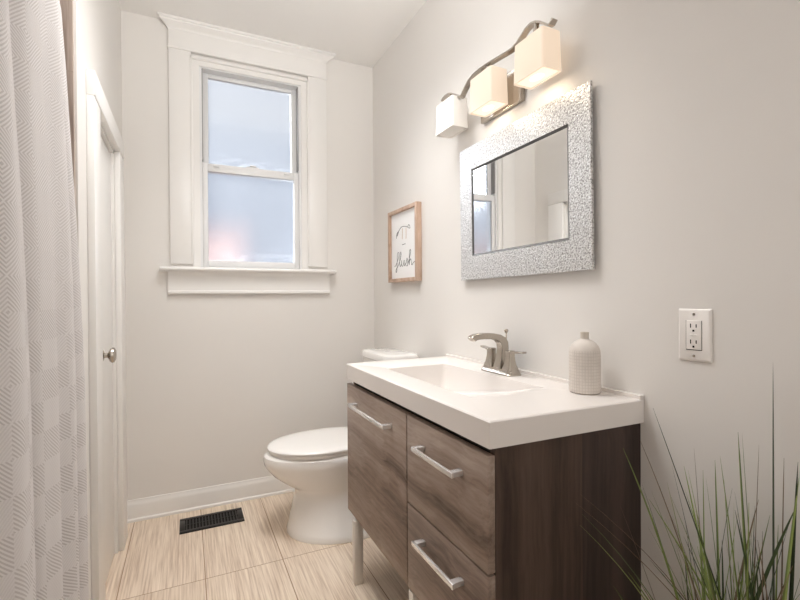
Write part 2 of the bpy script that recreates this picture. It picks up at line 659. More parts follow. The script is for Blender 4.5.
MB().profile(sp_, -1.190, -0.262, lambda p, q, t: (t, -p, q)).build('stool', M_TRIM, win, bevel=0.002)
ap = [(0, 1.145), (0.020, 1.145), (0.024, 1.150), (0.024, 1.160), (0.018, 1.166), (0.018, 1.235), (0.024, 1.247), (0.036, 1.262), (0, 1.262)]
MB().profile(ap, -1.152, -0.294, lambda p, q, t: (t, -p, q)).build('apron', M_TRIM, win)
# inner stops between the casing and the vinyl unit, jamb
MB().box(-1.036, -0.998, -0.006, 0.004, 1.288, 2.39).box(-0.454, -0.416, -0.006, 0.004, 1.288, 2.39).box(-0.998, -0.454, -0.006, 0.004, 2.362, 2.39) \
    .build('stop', M_TRIM, win)
MB().box(-1.000, -0.985, 0.004, 0.115, 1.27, 2.372).box(-0.467, -0.452, 0.004, 0.115, 1.27, 2.372).box(-0.985, -0.467, 0.004, 0.115, 2.357, 2.372) \
    .box(-0.985, -0.467, 0.004, 0.115, 1.270, 1.292).build('window_frame', M_VINYL, win)


def sash(name, x0, x1, z0, z1, y0, y1, st, rail_b, rail_t):
    m = MB()
    m.box(x0, x0 + st, y0, y1, z0, z1, 0.002).box(x1 - st, x1, y0, y1, z0, z1, 0.002)
    m.box(x0 + st, x1 - st, y0, y1, z0, z0 + rail_b, 0.002).box(x0 + st, x1 - st, y0, y1, z1 - rail_t, z1, 0.002)
    o = m.build(name, M_VINYL, win)
    p = MB().box(x0 + st - 0.004, x1 - st + 0.004, (y0 + y1) / 2 - 0.002, (y0 + y1) / 2 + 0.002, z0 + rail_b - 0.004, z1 - rail_t + 0.004) \
        .build('pane', M_PANE, o, smooth=False)
    return o


sash('upper_sash', -0.984, -0.468, 1.815, 2.355, 0.052, 0.080, 0.032, 0.03, 0.022)
lo = sash('lower_sash', -0.984, -0.468, 1.293, 1.853, 0.014, 0.042, 0.026, 0.034, 0.042)
MB().box(-0.760, -0.690, 0.020, 0.046, 1.853, 1.862, 0.003).box(-0.740, -0.706, 0.010, 0.030, 1.861, 1.868, 0.003).build('sash_lock', M_VINYL, win)
MB().box(-0.93, -0.90, 0.004, 0.016, 1.835, 1.843, 0.002).box(-0.55, -0.52, 0.004, 0.016, 1.835, 1.843, 0.002).build('tilt_latch', M_VINYL, win)

for x in (-0.9855, -0.4715):
    MB().box(x, x + 0.005, 0.010, 0.050, 1.868, 2.356).build('sash_track_shade', M_TRACK_SHADE, win, smooth=False)  # grey strips paint the shade in the sash tracks

# neighbouring house outside
hs = thing('house', 'pale house with a red brick lower corner, blurred behind the window glass', 'house', (-1.2, 4.2, -3.0))
MB().box(-4.5, -0.45, 3.3, 4.15, -3.0, 1.95).build('brick_wall', M_BRICK, hs, smooth=False)
MB().box(-4.5, 3.0, 4.2, 6.5, -3.0, 3.6).build('siding_wall', M_SIDING, hs, smooth=False)

# ------------------------------------------------------------------ closet door
dr = struct_root('door_1', (-RW, -0.56, 0))
FX = -RW + 0.022
MB().box(-RW, FX, -0.905, DY0, 0, DZ, 0.003).build('casing', M_TRIM, dr)
MB().box(-RW, FX, DY1, -0.155, 0, DZ, 0.003).build('casing', M_TRIM, dr)
MB().box(-RW, FX + 0.003, -0.905, -0.155, DZ, DZ + 0.082, 0.003).build('head_casing', M_TRIM, dr)
MB().box(-RW - 0.10, -RW, DY0, DY0 + 0.012, 0, DZ).box(-RW - 0.10, -RW, DY1 - 0.012, DY1, 0, DZ).box(-RW - 0.10, -RW, DY0, DY1, DZ - 0.012, DZ) \
    .build('jamb', M_TRIM, dr, smooth=False)
DXF = -RW - 0.012
slab = MB().box(DXF - 0.035, DXF, DY0 + 0.014, DY1 - 0.014, 0.006, DZ - 0.016, 0.002).build('door_slab', M_DOOR, dr)
kb = MB()
prof = [(0.0, 0.0), (0.024, 0.0), (0.025, 0.004), (0.017, 0.008), (0.0095, 0.010), (0.0090, 0.020), (0.014, 0.023), (0.025, 0.028), (0.0300, 0.035), (0.0285, 0.042), (0.019, 0.047), (0.0, 0.049)]
rings = []
for r, h in prof:
    rings.append([(DXF + h, -0.585 + max(r, 0.0005) * math.cos(2 * math.pi * k / 24), 0.906 + max(r, 0.0005) * math.sin(2 * math.pi * k / 24)) for k in range(24)])
kb.loft(rings).build('door_knob', M_NICKEL, slab)

# ------------------------------------------------------------------ shower curtain and rod
rod = thing('curtain_rod', 'round metal shower curtain rod across the tub alcove above the curtain', 'curtain rod', (-1.385, -1.84, 2.06))
MB().tube([(-1.385, AY - 0.022, 2.06), (-1.385, -2.637, 2.06)], 0.0125, 16).build('pole', M_CHROME, rod)
for y0, y1 in ((AY - 0.0125, AY - 0.026), (-2.6475, -2.634)):
    MB().tube([(-1.385, y0, 2.06), (-1.385, y1, 2.06)], 0.028, 20).build('flange', M_CHROME, rod)

EDGE = [(0.03, -1.302), (0.355, -1.304), (0.685, -1.308), (0.937, -1.310), (1.138, -1.314), (1.311, -1.319), (1.484, -1.326), (1.704, -1.334), (1.85, -1.341), (2.045, -1.3725)]


def edge_x(z):
    for (a, xa), (b, xb) in zip(EDGE[:-1], EDGE[1:]):
        if z <= b:
            t = (z - a) / (b - a)
            return xa + (xb - xa) * t
    return EDGE[-1][1]


NU, NV = 420, 72
L0, L1 = -1.225, -2.50
verts, faces, uvs = [], [], []
ulen = 0.0
for j in range(NV + 1):
    z = 0.03 + (2.0475 - 0.03) * j / NV
    top = max(0.0, (z - 1.95) / 0.0975)
    for i in range(NU + 1):
        t = i / NU
        y = L0 + (L1 - L0) * t
        amp = (0.014 + 0.004 * math.sin(7 * t + 1)) * (1 - 0.55 * top)
        ph = 2 * math.pi * (t * 8.5 + 0.25 * math.sin(5 * t + z * 0.5) + 0.04 * z)
        x = edge_x(z) - 0.012 + amp * math.sin(ph) + 0.004 * math.sin(2.3 * ph + 1.7 + z)
        if t < 0.02:
            x -= (0.02 - t) * 0.9
        yy = y + 0.010 * math.cos(ph)
        verts.append((x, yy, z))
for j in range(NV):
    for i in range(NU):
        a = j * (NU + 1) + i
        faces.append((a, a + 1, a + NU + 2, a + NU + 1))
me = bpy.data.meshes.new('shower_curtain')
CB = Vector((-1.30, -1.86, 0.03))
me.from_pydata([Vector(v) - CB for v in verts], [], faces)
uvl = me.uv_layers.new(name='UVMap')
for p in me.polygons:
    p.use_smooth = True
    for li, vi in zip(p.loop_indices, p.vertices):
        i = vi % (NU + 1)
        uvl.data[li].uv = (i / NU * 1.275 * 1.25, verts[vi][2])
me.materials.append(M_CURT)
cur = bpy.data.objects.new('shower_curtain', me)
COL.objects.link(cur)
cur.location = CB
md = cur.modifiers.new('solid', 'SOLIDIFY')
md.thickness = 0.0016
tag(cur, 'off-white fabric shower curtain with woven grey diamond stripes at the left', 'shower curtain')

# ------------------------------------------------------------------ toilet
TY = -0.456
tl = thing('toilet', 'white two-piece toilet with closed lid between the back wall and the vanity', 'toilet', (-0.35, TY, 0))


def egg(x0, x1, hw, z, n=40, sq=2.2, cyshift=0.0):
    """plan outline: round at the front (x0), squarer at the back (x1)"""
    pts = []
    xm = x0 + (x1 - x0) * 0.52
    for k in range(n):
        a = 2 * math.pi * k / n
        c, s_ = math.cos(a), math.sin(a)
        e = 2.0 / (2.0 if c > 0 else 2.7)
        px = abs(c) ** e
        py = abs(s_) ** e
        x = xm - (xm - x0) * px if c > 0 else xm + (x1 - xm) * px
        pts.append((x, TY + hw * (py if s_ > 0 else -py) + cyshift, z))
    return pts


bowl = MB()
secs = [  # z, x_front, x_back, half width
    (0.000, -0.642, -0.105, 0.218), (0.012, -0.643, -0.105, 0.220), (0.030, -0.637, -0.105, 0.212), (0.100, -0.621, -0.105, 0.182),
    (0.170, -0.607, -0.105, 0.166), (0.200, -0.604, -0.105, 0.163), (0.212, -0.609, -0.103, 0.163), (0.224, -0.626, -0.100, 0.165), (0.250, -0.665, -0.098, 0.171),
    (0.282, -0.704, -0.092, 0.179), (0.312, -0.730, -0.085, 0.185), (0.338, -0.745, -0.078, 0.190), (0.362, -0.750, -0.070, 0.192), (0.378, -0.746, -0.070, 0.189), (0.386, -0.736, -0.070, 0.181), (0.388, -0.726, -0.072, 0.174)]
bowl.loft([egg(a, b, w, z) for z, a, b, w in secs])
bowl.build('bowl', M_PORC, tl)
seat = MB().loft([egg(-0.723, -0.215, w, z) for z, w in ((0.3885, 0.178), (0.392, 0.183), (0.402, 0.184), (0.4055, 0.180))])
seat.build('seat', M_SEAT, tl)
lid = MB().loft([egg(-0.731 + d, -0.205 - d, 0.187 - d, z) for z, d in ((0.4070, 0.003), (0.409, 0.0), (0.415, 0.0), (0.420, 0.004), (0.4235, 0.014), (0.4265, 0.04), (0.429, 0.09))])
lid.build('seat_lid', M_SEAT, tl)
for hy in (-0.0675, 0.0675):
    MB().box(-0.222, -0.190, TY + hy - 0.0175, TY + hy + 0.0175, 0.389, 0.425, 0.006).build('hinge', M_SEAT, tl)
tk = MB()
tk.loft([rrect(-0.100, TY, hx, hy, 0.035, z) for z, hx, hy in ((0.372, 0.080, 0.160), (0.380, 0.086, 0.172), (0.42, 0.088, 0.180), (0.790, 0.0915, 0.184), (0.796, 0.090, 0.182))])
tk.build('tank', M_PORC, tl)
tdl = MB()
tdl.loft([rrect(-0.102, TY, 0.098 - d, 0.190 - d, 0.055 - d * 0.5, z) for z, d in ((0.797, 0.003), (0.800, 0.0), (0.822, 0.0), (0.831, 0.004), (0.836, 0.014), (0.838, 0.03))])
tdl.build('tank_lid', M_PORC, tl)
MB().lathe(-0.102, TY, [(0.0215, 0.8375), (0.0215, 0.841), (0.019, 0.8425), (0.001, 0.8428)], 24).build('flush_button', M_CHROME, tl)

# ------------------------------------------------------------------ vanity cabinet
VX, VT, VB = -0.4838, 0.8542, 0.7940        # counter front, top, underside
VYN, VYF = -1.8378, -0.8839
CB0 = 0.250                                   # underside of the cabinet
cabx = -0.459
va = thing('vanity_cabinet', 'dark grey-brown wood vanity cabinet with three fronts, bar pulls and metal legs', 'cabinet', (-0.25, -1.36, 0))
NY, FY = -1.820, -0.868
# carcass: near side panel, far side panel, floor, back, inner body
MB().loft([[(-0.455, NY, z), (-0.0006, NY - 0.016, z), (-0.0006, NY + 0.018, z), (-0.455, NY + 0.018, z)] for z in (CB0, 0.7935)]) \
    .build('side_panel', M_WOODS_SHADE, va, smooth=False)
MB().box(-0.455, -0.0006, FY - 0.018 - 0.02, FY - 0.02, CB0, 0.7935).build('side_panel', M_WOODF, va, smooth=False)
MB().box(-0.448, -0.024, NY + 0.0185, FY - 0.0385, CB0 + 0.001, CB0 + 0.018).box(-0.448, -0.44, NY + 0.0185, FY - 0.0385, CB0 + 0.018, 0.7925) \
    .box(-0.032, -0.024, NY + 0.0185, FY - 0.0385, CB0 + 0.018, 0.7925).build('carcass', M_CARC, va, smooth=False)
FXO, FXI = -0.4765, -0.4565                  # fronts


def pull(y0, y1, z, parent):
    m = MB()
    m.box(-0.5105, -0.5035, y1, y0, z - 0.0066, z + 0.0066, 0.0012)
    for yy in (y0 - 0.011, y1 + 0.011):
        m.box(-0.505, FXO + 0.0005, yy - 0.009, yy + 0.009, z - 0.0066, z + 0.0066, 0.0012)
    m.build('bar_pull', M_CHROME, parent)


SEAM = -1.420
d1 = MB().box(FXO, FXI, SEAM + 0.003, FY - 0.002, 0.256, 0.772, 0.0018).build('cabinet_door', M_WOODF, va)
pull(-0.975, -1.318, 0.708, d1)
d2 = MB().box(FXO, FXI, NY - 0.001, SEAM - 0.003, 0.512, 0.772, 0.0018).build('drawer', M_WOODF, va)
pull(-1.515, -1.727, 0.702, d2)
d3 = MB().box(FXO, FXI, NY - 0.001, SEAM - 0.003, 0.256, 0.507, 0.0018).build('drawer', M_WOODF, va)
pull(-1.515, -1.727, 0.440, d3)
for lx0, lx1, ly in ((-0.486, -0.450, -0.962), (-0.476, -0.448, -1.440), (-0.476, -0.448, -1.79), (-0.075, -0.047, -0.955), (-0.075, -0.047, -1.79)):
    MB().box(lx0, lx1, ly - 0.014, ly + 0.014, 0.0, CB0 + 0.0005, 0.002).build('leg', M_LEG, va)

# ------------------------------------------------------------------ sink top
sk = thing('sink_countertop', 'glossy white countertop with an integral ramped basin on the wood vanity', 'sink', (-0.24, -1.36, VB))
mb = MB()
bx0, bx1, by0, by1 = -0.385, -0.122, -1.640, -1.060    # basin rim
bm = mb.bm


def ringpts(x0, x1, y0, y1, r, z, n=6):
    return rrect((x0 + x1) / 2, (y0 + y1) / 2, (x1 - x0) / 2, (y1 - y0) / 2, r, z, n)


outer_b = ringpts(VX, -0.001, VYN, VYF, 0.004, VB)
outer_m = ringpts(VX, -0.001, VYN, VYF, 0.004, VT - 0.003)
outer_t = ringpts(VX + 0.003, -0.004, VYN + 0.003, VYF - 0.003, 0.004, VT)
rim = ringpts(bx0 - 0.006, bx1 + 0.006, by0 - 0.006, by1 + 0.006, 0.022, VT)
def rim_drop(y):
    return 0.0006 + 0.0034 * min(1.0, max(0.0, (y - by0) / (by1 - by0) * 2.5))


rim2 = [(x, y, VT - rim_drop(y)) for x, y, _ in ringpts(bx0, bx1, by0, by1, 0.018, VT)]
depths = []
# ramped bottom: deep at the far end, shallow at the near end
def basin_ring(ins, frac):
    pts = ringpts(bx0 + ins, bx1 - ins * 0.6, by0 + ins * 4.0, by1 - ins * 0.5, 0.02, 0)
    out = []
    for x, y, _ in pts:
        t = (y - by0) / (by1 - by0)
        dp = 0.002 + 0.108 * min(1.0, max(0.0, t * 1.12))
        out.append((x, y, VT - rim_drop(y) - dp * frac))
    return out


rings = [outer_b, outer_m, outer_t, rim, rim2, basin_ring(0.012, 0.55), basin_ring(0.03, 0.93), basin_ring(0.05, 1.0)]
rings = [[(x, y - (0.010 * (x - VX) / 0.48 if y < -1.7 and k < 3 else 0), z) for x, y, z in r] for k, r in enumerate(rings)]
mb.loft(rings, cap=False)
bm.verts.ensure_lookup_table()
n = len(outer_b)
last = [bm.verts[(len(rings) - 1) * n + i] for i in range(n)]
bm.faces.new(last)
first = [bm.verts[i] for i in range(n)]
# underside plate left open around the bowl so the bowl hangs inside the cabinet top
under = [bm.verts.new((x, y, VB)) for x, y, _ in ringpts(bx0 - 0.012, bx1 + 0.012, by0 - 0.012, by1 + 0.012, 0.022, VB)]
for i in range(n):
    j = (i + 1) % n
    bm.faces.new((first[j], first[i], under[i], under[j]))
mb.build('countertop', M_TOP, sk)
MB().box(-0.017, -0.0008, VYN - 0.0085, VYF - 0.001, VT - 0.001, VT + 0.010).build('back_lip', M_TOP, sk, smooth=False)
MB().lathe(-0.25, -1.20, [(0.020, VT - 0.1155), (0.022, VT - 0.1125), (0.018, VT - 0.1105), (0.003, VT - 0.1125)], 24).build('drain', M_CHROME, sk)

# ------------------------------------------------------------------ faucet
FCX, FCY = -0.072, -1.350
fa = thing('faucet', 'brushed nickel two-handle faucet with arched spout behind the basin', 'faucet', (FCX, FCY, VT))
mb = MB()
mb.loft([rrect(FCX, FCY, 0.031 - d, 0.084 - d, 0.018 - d * 0.5, z) for z, d in ((VT, 0.0), (VT + 0.004, 0.0), (VT + 0.006, 0.002), (VT + 0.016, 0.005), (VT + 0.019, 0.009))])
mb.build('base_plate', M_NICKEL, fa)
# spout: square section sweep, up the column then forward over the basin
rings = []
spout = [  # outer (x, z) and inner (x, z) edges, z above the counter
    (-0.046, 0.016, -0.092, 0.016, 0.020), (-0.048, 0.050, -0.083, 0.050, 0.0165), (-0.0455, 0.088, -0.077, 0.086, 0.015), (-0.0475, 0.108, -0.080, 0.102, 0.0148),
    (-0.058, 0.124, -0.090, 0.113, 0.0148), (-0.080, 0.135, -0.104, 0.118, 0.0148), (-0.112, 0.141, -0.122, 0.121, 0.0146), (-0.150, 0.1425, -0.150, 0.122, 0.0143),
    (-0.180, 0.140, -0.172, 0.121, 0.0140), (-0.196, 0.134, -0.182, 0.118, 0.0138), (-0.204, 0.127, -0.188, 0.114, 0.0135)]
for xo, zo, xi, zi, hw in spout:
    rings.append([(xi, FCY - hw, VT + zi), (xo, FCY - hw, VT + zo), (xo, FCY + hw, VT + zo), (xi, FCY + hw, VT + zi)])
MB().loft(rings).build('spout', M_NICKEL, fa, bevel=0.003)
MB().tube([(FCX + 0.026, FCY, VT + 0.018), (FCX + 0.026, FCY, VT + 0.148)], 0.0022, 8) \
    .lathe(FCX + 0.026, FCY, [(0.003, VT + 0.138), (0.0065, VT + 0.143), (0.008, VT + 0.148), (0.006, VT + 0.152), (0.0005, VT + 0.153)], 16).build('lift_rod', M_NICKEL, fa)
for sg in (-1, 1):
    hy = FCY + sg * 0.052
    m = MB()
    m.loft([rrect(FCX, hy, r, r, r * 0.35, VT + z) for z, r in ((0.0165, 0.023), (0.024, 0.021), (0.036, 0.0165), (0.052, 0.0135), (0.066, 0.0125), (0.072, 0.0128), (0.078, 0.0135), (0.083, 0.012))])
    m.sweep_rect([(FCX - 0.004, hy, VT + 0.077), (FCX + 0.000, hy + sg * 0.02, VT + 0.079), (FCX + 0.005, hy + sg * 0.05, VT + 0.081), (FCX + 0.008, hy + sg * 0.066, VT + 0.082)], (1, -sg * 0.15, 0), 0.017, 0.0065)
    m.build('handle', M_NICKEL, fa, bevel=0.0015)

# ------------------------------------------------------------------ bottle
BX, BY = -0.069, -1.717
bo = thing('ceramic_bottle', 'ribbed cream ceramic bottle with short narrow neck on the near end of the countertop', 'bottle', (BX, BY, VT))
pr_ = [(0.036, VT + 0.0002), (0.0405, VT + 0.003), (0.0415, VT + 0.008), (0.0415, VT + 0.105), (0.0400, VT + 0.118), (0.0355, VT + 0.130), (0.0280, VT + 0.139), (0.0190, VT + 0.1445), (0.0135, VT + 0.147), (0.0120, VT + 0.149)]
mb = MB()
rings = []
dense = []
for (r0, z0), (r1, z1) in zip(pr_[:-1], pr_[1:]):
    k = 24 if z1 - z0 > 0.05 else 1
    for i in range(k):
        dense.append((r0 + (r1 - r0) * i / k, z0 + (z1 - z0) * i / k))
dense.append(pr_[-1])
NB = 120
for r, z in dense:
    f = min(1.0, max(0.0, (VT + 0.132 - z) / 0.02)) * min(1.0, (z - VT) / 0.004)
    hz = 0.5 + 0.5 * math.cos(z * 2 * math.pi / 0.0088)
    rings.append([(BX + (r - f * 0.0007 * (0.5 - 0.5 * math.cos(30 * 2 * math.pi * i / NB) + 0.5 * hz)) * math.cos(2 * math.pi * i / NB),
                   BY + (r - f * 0.0007 * (0.5 - 0.5 * math.cos(30 * 2 * math.pi * i / NB) + 0.5 * hz)) * math.sin(2 * math.pi * i / NB), z) for i in range(NB)])
mb.loft(rings)
mb.build('body', M_BOTTLE, bo)
MB().lathe(BX, BY, [(0.0118, VT + 0.1475), (0.0108, VT + 0.152), (0.0110, VT + 0.164), (0.0118, VT + 0.167), (0.0100, VT + 0.1675), (0.0085, VT + 0.165), (0.0080, VT + 0.155)], 28).build('neck', M_BOTTLE_NECK, bo)

# ------------------------------------------------------------------ mirror
MYC, MZC, MHW, MHH, MROT = -1.361, 1.4645, 0.3385, 0.2705, -0.011
mi = thing('wall_mirror', 'rectangular wall mirror with a wide crackled silver border above the sink', 'mirror', (0, MYC, MZC))


def mpt(a, b, x):
    c, s_ = math.cos(MROT), math.sin(MROT)
    return (x, MYC + a * c - b * s_, MZC + a * s_ + b * c)


def frame_ring(o0, o1, xo0, xo1):
    """flat mitred ring between half sizes o0 (outer) and o1 (inner)"""
    return [[mpt(sx * hw, sz * hh, x) for sx, sz in ((-1, -1), (1, -1), (1, 1), (-1, 1))] for (hw, hh), x in ((o0, xo0), (o1, xo1))]


IW, IH = 0.2560, 0.1765
IC = (0.002, 0.001)
mb = MB()
rb = frame_ring((MHW, MHH), (IW, IH), 0, 0)
back = [mpt(sx * MHW, sz * MHH, -0.012) for sx, sz in ((-1, -1), (1, -1), (1, 1), (-1, 1))]
fo = [mpt(sx * MHW, sz * MHH, -0.021) for sx, sz in ((-1, -1), (1, -1), (1, 1), (-1, 1))]
fi = [mpt(sx * IW, sz * IH, -0.021) for sx, sz in ((-1, -1), (1, -1), (1, 1), (-1, 1))]
bi = [mpt(sx * IW, sz * IH, -0.012) for sx, sz in ((-1, -1), (1, -1), (1, 1), (-1, 1))]
mb.loft([bi, back, fo, fi, bi], cap=False)
bmesh.ops.remove_doubles(mb.bm, verts=mb.bm.verts, dist=1e-6)
mb.build('border', M_HAMMER, mi, smooth=False)
EW = 0.009
mb = MB()
mb.loft([[mpt(sx * (IW - 0.0004), sz * (IH - 0.0004), -0.0205) for sx, sz in ((-1, -1), (1, -1), (1, 1), (-1, 1))],
         [mpt(sx * (IW - EW), sz * (IH - EW), -0.0165) for sx, sz in ((-1, -1), (1, -1), (1, 1), (-1, 1))],
         [mpt(sx * (IW - EW), sz * (IH - EW), -0.0125) for sx, sz in ((-1, -1), (1, -1), (1, 1), (-1, 1))],
         [mpt(sx * (IW - 0.0004), sz * (IH - 0.0004), -0.0125) for sx, sz in ((-1, -1), (1, -1), (1, 1), (-1, 1))],
         [mpt(sx * (IW - 0.0004), sz * (IH - 0.0004), -0.0205) for sx, sz in ((-1, -1), (1, -1), (1, 1), (-1, 1))]], cap=False)
bmesh.ops.remove_doubles(mb.bm, verts=mb.bm.verts, dist=1e-6)
mb.build('inner_bevel', M_BEVEL, mi, smooth=False)
mb = MB()
mb.loft([[mpt(sx * (IW - EW), sz * (IH - EW), x) for sx, sz in ((-1, -1), (1, -1), (1, 1), (-1, 1))] for x in (-0.0125, -0.0165)])
mb.build('mirror_glass', M_MIRROR, mi, smooth=False)
MB().box(-0.0118, -0.0003, MYC - 0.27, MYC + 0.27, MZC - 0.20, MZC + 0.20).build('backing', M_CARC, mi, smooth=False)

# ------------------------------------------------------------------ vanity light
LX, LZB, LZT, LW, LD = -0.1085, 1.8045, 1.9270, 0.136, 0.078
LC = [-1.0332, -1.2842, -1.5352]
lt = thing('vanity_light', 'brushed nickel wave-bar wall light with three square glass shades above the mirror', 'wall light', (0, -1.2842, 1.86))
MB().box(-0.018, -0.0003, -1.403, -1.165, 1.800, 1.925, 0.003).build('back_plate', M_NICKEL, lt)
MB().box(-0.074, -0.017, -1.292, -1.276, 1.905, 1.921, 0.002).box(-0.078, -0.062, -1.292, -1.276, 1.905, 1.955, 0.002).build('arm', M_NICKEL, lt)
bar = [(-0.969, 1.958), (-0.982, 1.964), (-1.000, 1.967), (-1.025, 1.965), (-1.048, 1.957), (-1.072, 1.943), (-1.095, 1.926), (-1.109, 1.917), (-1.118, 1.917), (-1.128, 1.924), (-1.150, 1.942), (-1.172, 1.955), (-1.200, 1.963),
       (-1.235, 1.966), (-1.290, 1.963), (-1.350, 1.957), (-1.405, 1.951), (-1.430, 1.950), (-1.452, 1.956), (-1.474, 1.968), (-1.495, 1.979), (-1.518, 1.983), (-1.540, 1.977), (-1.562, 1.964), (-1.580, 1.948), (-1.592, 1.938), (-1.601, 1.937), (-1.613, 1.947)]
MB().sweep_rect([(-0.071, y, z) for y, z in bar], (1, 0, 0), 0.021, 0.006).build('wave_bar', M_NICKEL, lt)
for k, c in enumerate(LC):
    on = k > 0
    barz = [1.962, 1.960, 1.976][k]
    m = MB()
    cx = -LX * -1 + LD / 2
    w0, d0, w1, d1_ = LW / 2 - 0.004, LD / 2 - 0.002, LW / 2, LD / 2
    outer = [rrect(cx, c, d0 + (d1_ - d0) * t, w0 + (w1 - w0) * t, 0.008, LZT + (LZB - LZT) * t) for t in (0.0, 0.5, 1.0)]
    topin = rrect(cx, c, d0 - 0.006, w0 - 0.006, 0.006, LZT + 0.003)
    inner = [rrect(cx, c, d1_ - 0.005, w1 - 0.005, 0.006, LZB), rrect(cx, c, d0 - 0.005, w0 - 0.005, 0.006, LZT - 0.006)]
    m.loft([topin] + outer + inner)
    sh = m.build('glass_shade', M_SHADE_ON if on else M_SHADE_OFF, lt)
    if not on:
        sh['label'] = 'unlit white glass shade'
    MB().tube([(-0.071, c, LZT + 0.002), (-0.071, c, barz - 0.002)], 0.009, 14).tube([(-0.071, c, LZT + 0.002), (-0.071, c, LZT + 0.010)], 0.018, 18).build('shade_holder', M_NICKEL, lt)
    MB().loft([rrect(cx, c, d1_ - 0.0055, w1 - 0.0055, 0.006, z) for z in (LZB + 0.004, LZB + 0.007)]).build('diffuser', M_BULB if on else M_SHADE_OFF, lt)
    if on:
        MB().loft([[(cx + 0.016 * math.cos(2 * math.pi * q / 24), c + 0.026 * math.sin(2 * math.pi * q / 24), z) for q in range(24)] for z in (LZB + 0.0032, LZB + 0.0045)]) \
            .build('bulb', M_HOT, lt)
        d = bpy.data.lights.new('bulb_light', 'AREA')
        d.shape = 'ELLIPSE'
        d.size, d.size_y = 0.024, 0.046
        d.energy = 0.26
        d.color = (1.0, 0.80, 0.58)
        o = bpy.data.objects.new('bulb_light', d)
        COL.objects.link(o)
        o.location = (cx, c, LZB + 0.003)

# ------------------------------------------------------------------ framed sign
SY0, SY1, SZ0, SZ1 = -0.638, -0.288, 1.205, 1.600
sg_ = thing('framed_sign', 'small wood-framed white sign with grey script, on the wall right of the window', 'sign', (0, (SY0 + SY1) / 2, SZ0))
fw = 0.019
m = MB()
m.box(-0.031, -0.0005, SY0, SY0 + fw, SZ0, SZ1, 0.0012).box(-0.031, -0.0005, SY1 - fw, SY1, SZ0, SZ1, 0.0012)
m.box(-0.031, -0.0005, SY0 + fw, SY1 - fw, SZ0, SZ0 + fw, 0.0012).box(-0.031, -0.0005, SY0 + fw, SY1 - fw, SZ1 - fw, SZ1, 0.0012)
m.build('frame', M_FRAMEW, sg_)
card = MB().box(-0.016, -0.010, SY0 + fw - 0.001, SY1 - fw + 0.001, SZ0 + fw - 0.001, SZ1 - fw + 0.001).build('card', M_CARD, sg_, smooth=False)


def strokes(paths, r, mat, name):
    """pen strokes lying on the card; (u, v) from the card's lower left as seen, in card widths/heights"""
    m_ = MB()
    cw, ch = (SY1 - SY0 - 2 * fw), (SZ1 - SZ0 - 2 * fw)
    for path in paths:
        P = [Vector((u, v)) for u, v in path]
        dn = []
        for i in range(len(P) - 1):          # Catmull-Rom
            p0, p1, p2, p3 = P[max(i - 1, 0)], P[i], P[i + 1], P[min(i + 2, len(P) - 1)]
            for k in range(6):
                t = k / 6
                dn.append(0.5 * ((2 * p1) + (p2 - p0) * t + (2 * p0 - 5 * p1 + 4 * p2 - p3) * t * t + (3 * p1 - p0 - 3 * p2 + p3) * t ** 3))
        dn.append(P[-1])
        pts = [(-0.0163, SY1 - fw - q.x * cw, SZ0 + fw + q.y * ch) for q in dn]
        m_.tube(pts, r, 6)
    return m_.build(name, mat, card)


word = [
    [(0.13, 0.19), (0.20, 0.22), (0.30, 0.33), (0.31, 0.39), (0.27, 0.40), (0.245, 0.34), (0.235, 0.22), (0.22, 0.12), (0.19, 0.10), (0.19, 0.14), (0.27, 0.19)],
    [(0.27, 0.19), (0.36, 0.28), (0.40, 0.37), (0.375, 0.40), (0.35, 0.33), (0.345, 0.22), (0.37, 0.18), (0.42, 0.22)],
    [(0.42, 0.27), (0.425, 0.20), (0.46, 0.18), (0.50, 0.22), (0.52, 0.27), (0.52, 0.21), (0.545, 0.18), (0.58, 0.22)],
    [(0.58, 0.20), (0.62, 0.27), (0.635, 0.29), (0.66, 0.22), (0.645, 0.18), (0.60, 0.18)],
    [(0.66, 0.20), (0.73, 0.30), (0.77, 0.38), (0.75, 0.41), (0.72, 0.36), (0.715, 0.19), (0.73, 0.25), (0.77, 0.27), (0.79, 0.22), (0.81, 0.18), (0.86, 0.21), (0.95, 0.235)]]
strokes(word, 0.0017, M_INK, 'lettering')
strokes([[(0.22, 0.62), (0.23, 0.69), (0.30, 0.72), (0.26, 0.67), (0.24, 0.66), (0.30, 0.72), (0.42, 0.775), (0.55, 0.77), (0.66, 0.745), (0.74, 0.72), (0.74, 0.755), (0.70, 0.775), (0.66, 0.745)]], 0.0017, M_INK, 'flourish')
strokes([[(0.45, 0.505), (0.57, 0.51)]], 0.0017, M_INK, 'dash')
for st_ in ([(0.46, 0.75), (0.455, 0.66), (0.45, 0.59)], [(0.60, 0.74), (0.60, 0.66), (0.595, 0.58)]):
    strokes([st_], 0.0017, M_INKTAN, 'tan_stroke')

# ------------------------------------------------------------------ outlet
OY, OZ = -1.9765, 1.0295
ot = thing('wall_outlet', 'white electrical outlet with a rectangular two-socket face on the right wall', 'outlet', (0, OY, OZ))
m = MB()
m.loft([[(x, OY + sy * hw, OZ + sz * hh) for sy, sz in ((-1, -1), (1, -1), (1, 1), (-1, 1))] for x, hw, hh in ((-0.0004, 0.0375, 0.0605), (-0.0035, 0.0375, 0.0605), (-0.0065, 0.033, 0.056))])
pl = m.build('face_plate', M_PLATE, ot, bevel=0.001)
m = MB().box(-0.0085, -0.006, OY - 0.0170, OY + 0.0170, OZ - 0.0335, OZ + 0.0335, 0.001)
fc = m.build('socket_face', M_PLATE, ot)
fr = MB()
for sy in (-1, 1):
    fr.box(-0.0069, -0.0064, OY + sy * 0.0177 - 0.0005, OY + sy * 0.0177 + 0.0005, OZ - 0.034, OZ + 0.034)
